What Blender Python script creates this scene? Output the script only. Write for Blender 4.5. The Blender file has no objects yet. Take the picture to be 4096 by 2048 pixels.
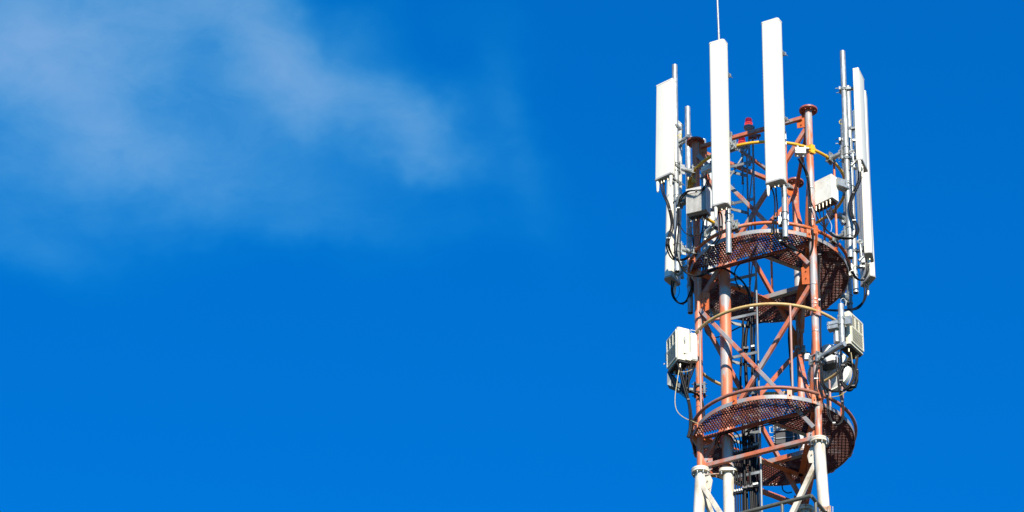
import bpy, math, random
from mathutils import Vector as V, Matrix, noise
random.seed(7)
R = math.radians
scene = bpy.context.scene
COL = scene.collection

# ------------------------------------------------------------------ camera
FPX, PITCH, ROLL, YAW = 18509.0, 0.6083, 0.0123, -0.0675
FW = V((math.sin(YAW)*math.cos(PITCH), math.cos(YAW)*math.cos(PITCH), math.sin(PITCH)))
_r0 = V((math.cos(YAW), -math.sin(YAW), 0)); _u0 = _r0.cross(FW)
CR = math.cos(ROLL)*_r0 + math.sin(ROLL)*_u0
CU = -math.sin(ROLL)*_r0 + math.cos(ROLL)*_u0
CAM = V((0, -46, 0))
cd = bpy.data.cameras.new('camera'); cam = bpy.data.objects.new('camera', cd); COL.objects.link(cam)
cd.sensor_fit = 'HORIZONTAL'; cd.sensor_width = 36; cd.lens = FPX/4096*36
cd.clip_start = 0.5; cd.clip_end = 20000
cam.matrix_world = Matrix(((CR.x, CU.x, -FW.x, CAM.x), (CR.y, CU.y, -FW.y, CAM.y), (CR.z, CU.z, -FW.z, CAM.z), (0, 0, 0, 1)))
scene.camera = cam

# ------------------------------------------------------------------ sky, cloud, sun
SUN_EL, SUN_AZ = R(29.5), R(15)          # azimuth measured from the camera side, towards the right
sdir = V((math.sin(SUN_AZ)*math.cos(SUN_EL), -math.cos(SUN_AZ)*math.cos(SUN_EL), math.sin(SUN_EL)))
sl = bpy.data.lights.new('sun', 'SUN'); sl.energy = 4.8; sl.angle = R(0.5); sl.color = (1, .92, .80)
so = bpy.data.objects.new('sun', sl); COL.objects.link(so); so.location = (0, -20, 60)
so.rotation_euler = sdir.to_track_quat('Z', 'Y').to_euler()
scene.view_settings.view_transform = 'Standard'; scene.view_settings.look = 'None'
scene.view_settings.gamma = 1; scene.view_settings.exposure = 0.8
w = bpy.data.worlds.new('World'); scene.world = w; w.use_nodes = True
nt = w.node_tree; nt.nodes.clear(); N = nt.nodes.new; L = nt.links.new
def M_(op, a, b=None, c=None, clamp=False):
    n = N('ShaderNodeMath'); n.operation = op; n.use_clamp = clamp
    for i, x in enumerate((a, b, c)):
        if x is None: continue
        if isinstance(x, (int, float)): n.inputs[i].default_value = x
        else: L(x, n.inputs[i])
    return n.outputs[0]
sky = N('ShaderNodeTexSky'); sky.sky_type = 'NISHITA'; sky.sun_disc = False
sky.sun_elevation = SUN_EL; sky.sun_rotation = math.atan2(sdir.x, sdir.y)
sky.air_density = 1.0; sky.dust_density = 0.2; sky.ozone_density = 2.0
tint = N('ShaderNodeMix'); tint.data_type = 'RGBA'; tint.blend_type = 'MULTIPLY'; tint.inputs[0].default_value = 1
L(sky.outputs[0], tint.inputs[6]); tint.inputs[7].default_value = (0.003, .955, 2.02, 1)
tc = N('ShaderNodeTexCoord')
def dot(v):
    n = N('ShaderNodeVectorMath'); n.operation = 'DOT_PRODUCT'; L(tc.outputs['Generated'], n.inputs[0]); n.inputs[1].default_value = v
    return n.outputs['Value']
# a bank of thin cirrus at fixed compass bearings and heights
CA, CE = R(-9), R(37)
cf = V((math.sin(CA)*math.cos(CE), math.cos(CA)*math.cos(CE), math.sin(CE)))
cr = V((math.cos(CA), -math.sin(CA), 0)); cu = cr.cross(cf)
def cuv(px, py):
    d = (FW*FPX + CR*(px-2048) - CU*(py-1024)).normalized(); q = d.dot(cf)
    return d.dot(cr)/q*18, d.dot(cu)/q*18
dz = M_('MAXIMUM', dot(cf), 0.05)
u = M_('MULTIPLY', M_('DIVIDE', dot(cr), dz), 18); v = M_('MULTIPLY', M_('DIVIDE', dot(cu), dz), 18)
cx = N('ShaderNodeCombineXYZ'); L(u, cx.inputs[0]); L(v, cx.inputs[1])
def ntex(scale, detail, rough, dist=0.0, off=(0, 0, 0), sc=(1, 1, 1), rot=0, src=None):
    mp = N('ShaderNodeMapping'); mp.inputs['Location'].default_value = off; mp.inputs['Scale'].default_value = sc
    mp.inputs['Rotation'].default_value = (0, 0, rot); L(src or cx.outputs[0], mp.inputs[0])
    n = N('ShaderNodeTexNoise'); n.inputs['Scale'].default_value = scale; n.inputs['Detail'].default_value = detail
    n.inputs['Roughness'].default_value = rough; n.inputs['Distortion'].default_value = dist; L(mp.outputs[0], n.inputs[0])
    return n
wn = ntex(0.9, 5, .55, 0, (3, 1, 0))
wv = N('ShaderNodeVectorMath'); wv.operation = 'SUBTRACT'; L(wn.outputs['Color'], wv.inputs[0]); wv.inputs[1].default_value = (.5, .5, .5)
ws = N('ShaderNodeVectorMath'); ws.operation = 'SCALE'; L(wv.outputs[0], ws.inputs[0]); ws.inputs['Scale'].default_value = .9
wa = N('ShaderNodeVectorMath'); wa.operation = 'ADD'; L(cx.outputs[0], wa.inputs[0]); L(ws.outputs[0], wa.inputs[1])
sp = N('ShaderNodeSeparateXYZ'); L(wa.outputs[0], sp.inputs[0]); U_, V_ = sp.outputs[0], sp.outputs[1]
def blob(px, py, a, b, rot, s, p=1.0):
    x0, y0 = cuv(px, py); k = 18/FPX; a *= k; b *= k; c, sn = math.cos(R(rot)), math.sin(R(rot))
    du = M_('SUBTRACT', U_, x0); dv = M_('SUBTRACT', V_, y0)
    p1 = M_('DIVIDE', M_('ADD', M_('MULTIPLY', du, c), M_('MULTIPLY', dv, sn)), a)
    p2 = M_('DIVIDE', M_('SUBTRACT', M_('MULTIPLY', dv, c), M_('MULTIPLY', du, sn)), b)
    r2 = M_('ADD', M_('MULTIPLY', p1, p1), M_('MULTIPLY', p2, p2))
    return M_('MULTIPLY', M_('EXPONENT', M_('MULTIPLY', r2, -1.0)), s)
bl = [blob(80, 100, 580, 300, -6, .85), blob(330, 360, 320, 140, -25, .32), blob(1030, 140, 370, 150, -48, .44), blob(1180, 350, 260, 110, -25, .30),
      blob(1480, 460, 360, 140, -14, .46), blob(1720, 555, 150, 75, -14, .26), blob(780, 560, 560, 210, -8, .36), blob(120, 600, 480, 230, 0, .36), blob(40, 930, 380, 150, 0, .20),
      blob(2060, 560, 110, 380, 22, .13), blob(1350, 800, 640, 110, -3, .13), blob(620, 130, 460, 180, 3, .36), blob(1480, 200, 180, 150, 10, .14)]
acc = bl[0]
for b in bl[1:]: acc = M_('ADD', acc, b)
fb = ntex(1.0, 10, .60, .35, (0, 5, 2), (1, 1.5, 1), R(-35))
f2 = ntex(3.2, 8, .66, .5, (7, 2, 2), (1, 1.8, 1), R(-35))
fm = M_('ADD', M_('MULTIPLY', fb.outputs[0], 1.5), M_('MULTIPLY', f2.outputs[0], 1.0))
fm = M_('SUBTRACT', fm, .28)
den = M_('MULTIPLY', M_('MULTIPLY', acc, fm), 1.0)
den = M_('SUBTRACT', 1.0, M_('EXPONENT', M_('MULTIPLY', den, -1.25)), clamp=True)
cxx = N('ShaderNodeCombineXYZ')
L(M_('MULTIPLY', M_('POWER', den, 2.0), 2.7), cxx.inputs[0]); L(M_('MULTIPLY', den, 2.9), cxx.inputs[1]); L(M_('MULTIPLY', den, 1.7), cxx.inputs[2])
cm = N('ShaderNodeVectorMath'); cm.operation = 'ADD'; L(tint.outputs[2], cm.inputs[0]); L(cxx.outputs[0], cm.inputs[1])
bg = N('ShaderNodeBackground'); bg.inputs[1].default_value = 0.0585; L(cm.outputs[0], bg.inputs[0])
wo = N('ShaderNodeOutputWorld'); L(bg.outputs[0], wo.inputs[0])

# ------------------------------------------------------------------ pixel -> world helpers (each with its own real depth)
def ray(px, py): return (FW*FPX + CR*(px-2048) - CU*(py-1024)).normalized()
def UY(px, py, Y):
    d = ray(px, py); return CAM + d*((Y-CAM.y)/d.y)
def UZ(px, py, z):
    d = ray(px, py); return CAM + d*((z-CAM.z)/d.z)

# ------------------------------------------------------------------ materials
def mat(name, base, rough=.5, metal=0.0, wear=None, stretch=(1, 1, 1), nscale=8, thr=(.5, .6), var=.12, bump=0, coat=0, spec=.5):
    m = bpy.data.materials.new(name); m.use_nodes = True; t = m.node_tree; nn = t.nodes; lk = t.links
    b = nn['Principled BSDF']; b.inputs['Roughness'].default_value = rough; b.inputs['Metallic'].default_value = metal
    b.inputs['Coat Weight'].default_value = coat; b.inputs['Specular IOR Level'].default_value = spec
    g = nn.new('ShaderNodeNewGeometry')
    mp = nn.new('ShaderNodeMapping'); mp.inputs['Scale'].default_value = stretch; lk.new(g.outputs['Position'], mp.inputs[0])
    n1 = nn.new('ShaderNodeTexNoise'); n1.inputs['Scale'].default_value = nscale; n1.inputs['Detail'].default_value = 6; n1.inputs['Roughness'].default_value = .6
    lk.new(mp.outputs[0], n1.inputs[0])
    n2 = nn.new('ShaderNodeTexNoise'); n2.inputs['Scale'].default_value = nscale*3.1; n2.inputs['Detail'].default_value = 4
    lk.new(mp.outputs[0], n2.inputs[0])
    mr = nn.new('ShaderNodeMapRange'); mr.inputs['From Min'].default_value = .3; mr.inputs['From Max'].default_value = .7
    mr.inputs['To Min'].default_value = 1-var; mr.inputs['To Max'].default_value = 1+var*.5; lk.new(n2.outputs[0], mr.inputs[0])
    mx = nn.new('ShaderNodeMix'); mx.data_type = 'RGBA'; mx.inputs[6].default_value = (*base, 1)
    mx.inputs[7].default_value = (*(wear or base), 1)
    rp = nn.new('ShaderNodeMapRange'); rp.inputs['From Min'].default_value = thr[0]; rp.inputs['From Max'].default_value = thr[1]; lk.new(n1.outputs[0], rp.inputs[0])
    lk.new(rp.outputs[0], mx.inputs[0])
    ml = nn.new('ShaderNodeVectorMath'); ml.operation = 'SCALE'; lk.new(mx.outputs[2], ml.inputs[0]); lk.new(mr.outputs[0], ml.inputs['Scale'])
    lk.new(ml.outputs[0], b.inputs['Base Color'])
    if bump:
        bm = nn.new('ShaderNodeBump'); bm.inputs['Strength'].default_value = bump; bm.inputs['Distance'].default_value = .004
        lk.new(n2.outputs[0], bm.inputs['Height']); lk.new(bm.outputs[0], b.inputs['Normal'])
    return m
ORW = (.34, .315, .30)
M = dict(
    leg=mat('worn_orange_paint', (.53, .15, .062), .5, 0, ORW, (1, 1, .22), 7.5, (.49, .55), .18, .2),
    brace=mat('faded_orange_paint', (.42, .115, .05), .5, 0, (.25, .24, .235), (1, 1, .6), 3.0, (.40, .48), .18, .2),
    bracem=mat('half_faded_orange_paint', (.42, .115, .05), .5, 0, (.27, .22, .20), (1, 1, .8), 3.5, (.48, .58), .18, .2),
    braceo=mat('orange_brace_paint', (.44, .115, .048), .5, 0, (.32, .2, .16), (1, 1, .8), 4, (.54, .64), .18, .2),
    whitebox=mat('off_white_casing', (.66, .65, .58), .45, 0, (.6, .58, .5), nscale=4, var=.04),
    orange=mat('orange_paint', (.50, .115, .025), .45, 0, (.55, .30, .2), (1, 1, 1), 5, (.58, .68), .15, .15),
    dkorange=mat('brown_orange_paint', (.28, .065, .035), .5, 0, (.25, .13, .10), (1, 1, 1), 7, (.55, .7), .25, .2),
    rim=mat('faded_rim_paint', (.24, .235, .23), .5, 0, (.40, .16, .09), (1, 1, 1), 3.5, (.52, .58), .15, .1),
    grate=mat('grating_paint', (.14, .037, .024), .65, 0, (.22, .15, .135), (1, 1, 1), 7, (.52, .58), .3),
    yellow=mat('yellow_paint', (.66, .36, .015), .4, 0, (.6, .33, .05), (1, 1, 1), 9, (.6, .7), .15, .1),
    pale=mat('faded_yellow_paint', (.52, .35, .13), .5, 0, (.5, .27, .08), (1, 1, 1), 8, (.58, .68), .2, .1),
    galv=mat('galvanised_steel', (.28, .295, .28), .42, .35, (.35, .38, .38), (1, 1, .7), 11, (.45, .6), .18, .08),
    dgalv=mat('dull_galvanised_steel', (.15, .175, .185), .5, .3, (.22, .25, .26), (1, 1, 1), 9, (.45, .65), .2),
    ladder=mat('ladder_steel', (.14, .15, .15), .5, .2, (.25, .26, .25), (1, 1, .5), 3, (.45, .6), .2),
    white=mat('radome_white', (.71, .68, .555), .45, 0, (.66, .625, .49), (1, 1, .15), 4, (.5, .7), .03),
    cap=mat('end_cap_grey', (.34, .33, .31), .55, 0, None, var=.1),
    cream=mat('cream_casing', (.60, .57, .44), .5, 0, (.53, .49, .37), (1, 1, .4), 6, (.55, .75), .05),
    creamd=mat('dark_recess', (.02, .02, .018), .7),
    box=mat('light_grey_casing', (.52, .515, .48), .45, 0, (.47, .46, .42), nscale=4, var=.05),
    fin=mat('cast_aluminium', (.40, .42, .42), .45, .3, None, var=.08),
    black=mat('black_rubber', (.006, .006, .006), .5, 0, None, var=.3, spec=.18),
    blackp=mat('black_plastic', (.022, .022, .025), .5, 0, None, var=.2),
    bronze=mat('bronze_connector', (.55, .47, .33), .35, .6),
    wleg=mat('white_leg_paint', (.66, .605, .50), .5, 0, (.36, .27, .15), (1, 1, .4), 5.0, (.47, .70), .10, .15),
    wlegd=mat('white_brace_paint', (.58, .52, .41), .55, 0, (.30, .24, .15), (1, 1, .7), 6, (.48, .70), .15, .15),
    rail=mat('grey_green_rail_paint', (.075, .075, .056), .5, 0, (.11, .105, .08), (1, 1, 1), 8, (.5, .7), .15, .1),
    rust=mat('rusty_steel', (.28, .16, .09), .7, .1, (.45, .42, .38), nscale=14, thr=(.45, .6)),
    lampgrey=mat('lamp_housing_grey', (.20, .21, .21), .45, .2),
    ycable=mat('yellow_green_cable', (.55, .42, .05), .4), tan=mat('tan_cable', (.42, .34, .16), .45),
    dishw=mat('dish_white', (.58, .56, .53), .5, 0, (.50, .48, .45), nscale=3, var=.05),
    ringlow=mat('dusty_orange_paint', (.30, .10, .055), .5, 0, (.33, .17, .12), (1, 1, 1), 5, (.5, .65), .2, .15),
    post=mat('pinkish_faded_paint', (.34, .17, .12), .5, 0, (.28, .22, .2), (1, 1, .4), 5, (.5, .6), .15, .1),
    darksteel=mat('dark_painted_steel', (.035, .05, .055), .45, .2, var=.2),
    ground=mat('dry_grass_ground', (.05, .06, .028), .9, 0, (.09, .075, .05), (1, 1, 1), .12, (.42, .6), .25),
    concrete=mat('concrete', (.36, .35, .33), .8, nscale=3, var=.15),
)
def red_lens():
    m = bpy.data.materials.new('red_lens'); m.use_nodes = True; b = m.node_tree.nodes['Principled BSDF']
    b.inputs['Base Color'].default_value = (.55, .002, .003, 1); b.inputs['Roughness'].default_value = .12
    b.inputs['Transmission Weight'].default_value = .45; b.inputs['Coat Weight'].default_value = .6
    b.inputs['Emission Color'].default_value = (1, .004, .004, 1); b.inputs['Emission Strength'].default_value = .10
    return m
M['red'] = red_lens()
def lamp_glow():
    m = bpy.data.materials.new('lamp_glow'); m.use_nodes = True; b = m.node_tree.nodes['Principled BSDF']
    b.inputs['Base Color'].default_value = (.8, .03, .03, 1); b.inputs['Emission Color'].default_value = (1, .08, .03, 1); b.inputs['Emission Strength'].default_value = .6
    return m
M['glow'] = lamp_glow()

# ------------------------------------------------------------------ mesh builder
class MB:
    def __init__(s): s.v = []; s.f = []; s.sm = []
    def add(s, vs, fs, smooth=False):
        o = len(s.v); s.v += [V(p) for p in vs]
        for f in fs: s.f.append(tuple(i+o for i in f)); s.sm.append(smooth)
    def box(s, c, x, y, z, hx, hy, hz):
        c = V(c); x = V(x).normalized()*hx; y = V(y).normalized()*hy; z = V(z).normalized()*hz
        vs = [c+x*a+y*b+z*d for d in (-1, 1) for b in (-1, 1) for a in (-1, 1)]
        s.add(vs, [(0, 2, 3, 1), (4, 5, 7, 6), (0, 1, 5, 4), (2, 6, 7, 3), (0, 4, 6, 2), (1, 3, 7, 5)])
        return s
    def prism(s, prof, o, x, y, z, smooth=False, caps=True):
        # prof: 2-D points in the x,y axes, extruded by the vector z from o
        o = V(o); x = V(x); y = V(y); z = V(z); n = len(prof)
        a = [o+x*p[0]+y*p[1] for p in prof]; b = [p+z for p in a]
        s.add(a+b, [(i, (i+1) % n, (i+1) % n+n, i+n) for i in range(n)], smooth)
        if caps: s.add(a, [tuple(range(n))[::-1]]); s.add(b, [tuple(range(n))])
        return s
    def cyl(s, p0, p1, r, r1=None, seg=20, caps=True, hollow=0):
        p0 = V(p0); p1 = V(p1); d = (p1-p0).normalized(); r1 = r if r1 is None else r1
        x = d.orthogonal().normalized(); y = d.cross(x)
        cs = [(math.cos(2*math.pi*i/seg), math.sin(2*math.pi*i/seg)) for i in range(seg)]
        a = [p0+(x*c+y*t)*r for c, t in cs]; b = [p1+(x*c+y*t)*r1 for c, t in cs]
        s.add(a+b, [(i, (i+1) % seg, (i+1) % seg+seg, i+seg) for i in range(seg)], True)
        if hollow:
            for (P, rr, sg, out) in ((p0, r, 1, a), (p1, r1, -1, b)):
                inn = [P+(x*c+y*t)*(rr-hollow) for c, t in cs]; dp = [q+d*sg*.06 for q in inn]
                s.add(out+inn, [(i, i+seg, (i+1) % seg+seg, (i+1) % seg)[::sg] for i in range(seg)])
                s.add(inn+dp, [(i, i+seg, (i+1) % seg+seg, (i+1) % seg)[::sg] for i in range(seg)], True)
                s.add(dp, [tuple(range(seg))[::-sg]])
        elif caps: s.add(a, [tuple(range(seg))[::-1]]); s.add(b, [tuple(range(seg))])
        return s
    def lathe(s, prof, o, axis, seg=28):
        o = V(o); d = V(axis).normalized(); x = d.orthogonal().normalized(); y = d.cross(x)
        for (r0, h0), (r1, h1) in zip(prof, prof[1:]):
            a = []; b = []
            for i in range(seg):
                t = 2*math.pi*i/seg; e = x*math.cos(t)+y*math.sin(t)
                a.append(o+d*h0+e*r0); b.append(o+d*h1+e*r1)
            s.add(a+b, [(i, (i+1) % seg, (i+1) % seg+seg, i+seg) for i in range(seg)], True)
        return s
    def tube(s, pts, r, seg=8, closed=False):
        pts = [V(p) for p in pts]; n = len(pts); fr = []; x = None
        for i in range(n):
            if closed: t = (pts[(i+1) % n]-pts[i-1]).normalized()
            else: t = (pts[min(i+1, n-1)]-pts[max(i-1, 0)]).normalized()
            if x is None: x = t.orthogonal().normalized()
            x = (x-t*x.dot(t)).normalized(); fr.append((x.copy(), t.cross(x)))
        vs = []
        for p, (a, b) in zip(pts, fr):
            for k in range(seg):
                th = 2*math.pi*k/seg; vs.append(p+(a*math.cos(th)+b*math.sin(th))*r)
        fs = []
        for i in range(n if closed else n-1):
            j = (i+1) % n
            for k in range(seg):
                l = (k+1) % seg; fs.append((i*seg+k, i*seg+l, j*seg+l, j*seg+k))
        s.add(vs, fs, True)
        if not closed: s.add(vs[:seg], [tuple(range(seg))[::-1]]); s.add(vs[-seg:], [tuple(range(seg))])
        return s
    def ring(s, c, rad, r, nrm=(0, 0, 1), seg=96, ts=10, a0=0, a1=360):
        d = V(nrm).normalized(); x = V((1, 0, 0)) if abs(d.z) > .9 else d.orthogonal().normalized(); y = d.cross(x); c = V(c)
        full = abs(a1-a0) >= 359.9
        pts = [c+(x*math.cos(R(a0+(a1-a0)*i/seg))+y*math.sin(R(a0+(a1-a0)*i/seg)))*rad for i in range(seg if full else seg+1)]
        return s.tube(pts, r, ts, full)
    def bolt(s, p, d, r=.011, h=.012):
        p = V(p); d = V(d).normalized(); s.cyl(p, p+d*h, r, seg=6); s.cyl(p+d*h, p+d*h*2, r*.5, seg=6); return s
    def build(s, name, m, parent=None):
        me = bpy.data.meshes.new(name)
        if parent is None:
            o_ = V((0, 0, 0))
            for p in s.v: o_ += p
            o_ /= len(s.v)
        else: o_ = parent['_w'] if isinstance(parent.get('_w'), V) else V(parent['_w'])
        me.from_pydata([p-o_ for p in s.v], [], s.f)
        me.polygons.foreach_set('use_smooth', s.sm); me.update()
        me.materials.append(M[m] if isinstance(m, str) else m)
        o = bpy.data.objects.new(name, me); COL.objects.link(o)
        if parent is None: o.location = o_
        else: o.parent = parent
        o['_w'] = tuple(o_)
        return o
def tag(o, label, cat, group=None, kind=None):
    if label: o['label'] = label
    if cat: o['category'] = cat
    if group: o['group'] = group
    if kind: o['kind'] = kind
    return o
def thing(name, loc, label, cat, group=None):
    o = bpy.data.objects.new(name, None); COL.objects.link(o); o.location = loc; o['_w'] = tuple(loc)
    o.empty_display_size = .1
    return tag(o, label, cat, group)
UP = V((0, 0, 1))
def rrect(w, d, r=.02, n=4, front=None):
    # rounded rectangle, centred; optional larger radius on the +y side
    pts = []
    for cxx, cyy, a, rr in ((w/2, d/2, 0, front or r), (-w/2, d/2, 90, front or r), (-w/2, -d/2, 180, r), (w/2, -d/2, 270, r)):
        ox = cxx-math.copysign(rr, cxx); oy = cyy-math.copysign(rr, cyy)
        for i in range(n+1): t = R(a+90*i/n); pts.append((ox+rr*math.cos(t), oy+rr*math.sin(t)))
    return pts
def smooth_path(P, sub=6):
    P = [V(p) for p in P]; out = []
    for i in range(len(P)-1):
        p0 = P[max(i-1, 0)]; p1 = P[i]; p2 = P[i+1]; p3 = P[min(i+2, len(P)-1)]
        for k in range(sub):
            t = k/sub
            out.append(.5*((2*p1)+(p2-p0)*t+(2*p0-5*p1+4*p2-p3)*t*t+(3*p1-p0-3*p2+p3)*t**3))
    out.append(P[-1]); return out
def bar(mb, p0, p1, wdt, hgt, side=None):
    # square hollow section style bar from p0 to p1
    p0 = V(p0); p1 = V(p1); d = (p1-p0).normalized()
    side = V(side) if side else d.cross(UP)
    side = (side-d*side.dot(d)).normalized(); up = d.cross(side)
    mb.prism(rrect(wdt, hgt, .006, 2), p0, side, up, p1-p0); return mb
def angle_iron(mb, p0, p1, a, out, t=.007):
    p0 = V(p0); p1 = V(p1); d = (p1-p0).normalized(); out = V(out); out = (out-d*out.dot(d)).normalized(); up = d.cross(out)
    if up.z < 0: up = -up
    mb.prism([(0, 0), (a, 0), (a, t), (t, t), (t, a), (0, a)], p0, up*1.0, -out, p1-p0); return mb

# ------------------------------------------------------------------ ground
g = MB(); S = 3000; n = 24
xs = [(-1 if i < n/2 else 1)*abs((i-n/2)/(n/2))**2.2*S for i in range(n+1)]
vs = []; fs = []
for j in range(n+1):
    for i in range(n+1): vs.append((xs[i], xs[j], -1.6))
for j in range(n):
    for i in range(n): a = j*(n+1)+i; fs.append((a, a+1, a+n+2, a+n+1))
g.add(vs, fs); tag(g.build('ground', 'ground'), None, None, kind='structure')
del vs, fs

# ------------------------------------------------------------------ the tower
Z1, Z2, Z3, Z4, ZP1, ZP2 = 33.0143, 31.818, 30.6511, 29.4727, 31.7062, 29.3545
LEGS = [V((-.858, -.15, 0)), V((.528, -.742, 0)), V((.350, .76, 0))]
FL, FR, BK = LEGS
ZT, ZF = 33.62, 28.86
GZ = -1.6
tower = thing('lattice_tower', (0, 0, GZ), 'orange and white triangular steel lattice mast with two round grated platforms', 'tower')
def at(p, z): return V((p.x, p.y, z))
for k, p in enumerate(LEGS):
    rad = p.normalized()
    MB().cyl(at(p, ZF), at(p, ZT), .0445, seg=28).build('leg', 'leg', tower)
    # top flange with bolts beneath
    f = MB().cyl(at(p, ZT), at(p, ZT+.022), .112, seg=36).build('flange', 'dkorange', tower)
    for i in range(8):
        t = R(45*i+20); MB().bolt(at(p, ZT)+V((math.cos(t), math.sin(t), 0))*.085, -UP, .013, .012).build('bolt', 'dkorange', f)
    # bottom pair of flanges, white
    f = MB(); f.cyl(at(p, ZF-.001), at(p, ZF+.020), .112, seg=36); f.cyl(at(p, ZF-.03), at(p, ZF-.004), .110, seg=36)
    f = f.build('flange', 'wleg', tower)
    for i in range(8):
        t = R(45*i+20); MB().bolt(at(p, ZF-.03)+V((math.cos(t), math.sin(t), 0))*.09, -UP, .013, .016).build('bolt', 'galv', f)
    # white splayed leg down to the ground
    foot = at(p, GZ)+rad*1.68
    MB().cyl(at(p, ZF-.031), foot, .066, .095, seg=28).build('lower_leg', 'wleg', tower)
    MB().box(foot+V((0, 0, .15)), (1, 0, 0), (0, 1, 0), UP, .45, .45, .25).build('footing', 'concrete', tower)
def legat(k, z):
    p = LEGS[k]
    if z >= ZF: return at(p, z)
    return at(p, z)+p.normalized()*1.68*(ZF-z)/(ZF-GZ)
FACES = [(0, 1), (0, 2), (1, 2)]
NODES = [33.49, 31.23, 28.93]
for (a, b) in FACES:
    d = (LEGS[b]-LEGS[a]).normalized(); nrm = d.cross(UP)
    if nrm.dot(LEGS[a]+LEGS[b]) < 0: nrm = -nrm
    for zi, z in enumerate(NODES):
        for k, sg in ((a, 1), (b, -1)):
            q = legat(k, z)+d*sg*.095; m_ = MB()
            hh = .10 if zi != 1 else .15
            m_.prism([(-.055, -hh), (.055, -hh*.8), (.06, hh*.8), (-.055, hh)], q-nrm*.004, d*sg, UP, nrm*.008)
            for dzb in (-.05, .05): m_.bolt(q+UP*dzb+nrm*.004, nrm, .011, .01)
            m_.build('gusset', 'orange' if zi < 2 else 'leg', tower)
    def br(p, q, off, m_='brace', s=.05, nm='brace'):
        dd = (q-p).normalized(); o = nrm*off
        bar(MB(), p+dd*.08+o, q-dd*.08+o, s*.9, s, nrm).build(nm, m_, tower)
    for z0, z1 in ((NODES[1]+.06, NODES[0]-.03), (NODES[2]+.05, NODES[1]-.06)):
        br(legat(a, z1), legat(b, z0), .028, 'brace' if (a, b) == (0, 1) else 'braceo')
        br(legat(a, z0), legat(b, z1), -.028, 'bracem' if (a, b) == (0, 1) else 'braceo')
        c = (legat(a, z1)+legat(b, z0))/2
        MB().cyl(c+nrm*.06, c-nrm*.06, .014, seg=6).build('cross_bolt', 'dkorange', tower)
    br(legat(a, NODES[0]+.04), legat(b, NODES[0]+.04), .012, 'dkorange' if (a, b) == (1, 2) else 'bracem', nm='strut')
    br(legat(a, NODES[2]-.02), legat(b, NODES[2]-.02), .012, 'bracem' if (a, b) == (0, 1) else 'braceo', nm='strut', s=.055)
    # white bays
    zz = [28.72-3.3*i for i in range(9)]+[GZ+.6]
    for i in range(9):
        for (A, B, off) in ((a, b, .03), (b, a, -.03)):
            p = legat(A, zz[i]); q = legat(B, zz[i+1])
            dd = (q-p).normalized(); bar(MB(), p+dd*.10+nrm*off, q-dd*.1+nrm*off, .055, .06, nrm).build('lower_brace', 'wlegd', tower)
    for k, sg in ((a, 1), (b, -1)):
        q = legat(k, 28.70)+d*sg*.10
        MB().prism([(-.06, .10), (-.06, -.13), (.04, -.10), (.06, .0), (.02, .10)], q-nrm*.004, d*sg, UP, nrm*.008).bolt(q+nrm*.004, nrm, .012).build('gusset', 'wlegd', tower)
# inner tie at the top
br_p = UY(2960, 600, -.1); br_q = at(BK, 33.52)
bar(MB(), br_p, br_q-(br_q-br_p).normalized()*.05, .035, .04).build('strut', 'brace', tower)

# central feeder tube
TUBE = V((-.535, -.17, 0)); TF = UY(2908, 1892, -.17).z
MB().cyl(at(TUBE, TF+.02), at(TUBE, 33.2), .071, seg=32).cyl(at(TUBE, 33.2), at(TUBE, 33.22), .085, seg=32).build('feeder_tube', 'leg', tower)
MB().cyl(at(TUBE, GZ), at(TUBE, TF-.02), .066, seg=32).build('lower_feeder_tube', 'wleg', tower)
f = MB(); f.prism(rrect(.22, .2, .05, 4), at(TUBE, TF-.02), V((1, 0, 0)), V((0, 1, 0)), UP*.022)
f.prism(rrect(.215, .195, .05, 4), at(TUBE, TF+.003), V((1, 0, 0)), V((0, 1, 0)), UP*.02)
f = f.build('tube_flange', 'wleg', tower)
for sx, sy in ((-.08, -.07), (.06, -.075), (.08, .07)): MB().bolt(at(TUBE, TF-.02)+V((sx, sy, 0)), -UP, .014, .018).build('bolt', 'galv', f)
t_ = MB(); t_.box((at(FL, ZF-.03)+at(TUBE, TF-.01))/2+V((.0, -.02, -.035)), TUBE-FL, (TUBE-FL).cross(UP), UP, .11, .035, .006)
for s_ in (-.06, .02): t_.bolt((at(FL, ZF-.07)+at(TUBE, TF-.05))/2+V((s_, -.03, 0)), -UP, .013, .016)
t_.build('tie_plate', 'rust', tower)
for z in (31.0, 29.2, 32.6):
    d = (TUBE-FL).normalized()
    bar(MB(), at(FL, z)+d*.04, at(TUBE, z)-d*.06, .03, .04).build('strut', 'brace', tower)

# guard rings, clamps and posts
RR = [(Z1, .9618, .0195, 'yellow'), (Z2, .9655, .0215, 'orange'), (Z3, .9614, .0195, 'pale'), (Z4, .9711, .0215, 'ringlow')]
for z, r_, tr, m_ in RR:
    rg = MB().ring((0, 0, z), r_, tr, seg=128, ts=12).build('guard_ring', m_, tower)
    for p in LEGS:
        d = p.normalized(); t = d.cross(UP); o = at(d*(r_-.005), z)
        mb = MB(); mb.box(o-d*.012, d, t, UP, .034, .03, .062)
        mb.box(o-d*.05, d, t, UP, .03, .045, .03)
        for s_ in (-1, 1): mb.bolt(o+UP*.035*s_+t*.03, t, .012, .014); mb.bolt(o+UP*.035*s_-t*.03, -t, .012, .014)
        mb.build('ring_clamp', {'pale': 'leg', 'ringlow': 'leg'}.get(m_, m_), rg)
for hi, lo, tops in ((Z1, Z2, 'orange'), (Z3, Z4, 'post')):
    for ang in (-150.5, -75.7, -31.5, 44, 88, 158):
        c = V((math.cos(R(ang)), math.sin(R(ang)), 0))*.962
        MB().cyl(at(c, lo), at(c, hi), .0145, seg=14).build('rail_post', tops, tower)

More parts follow.
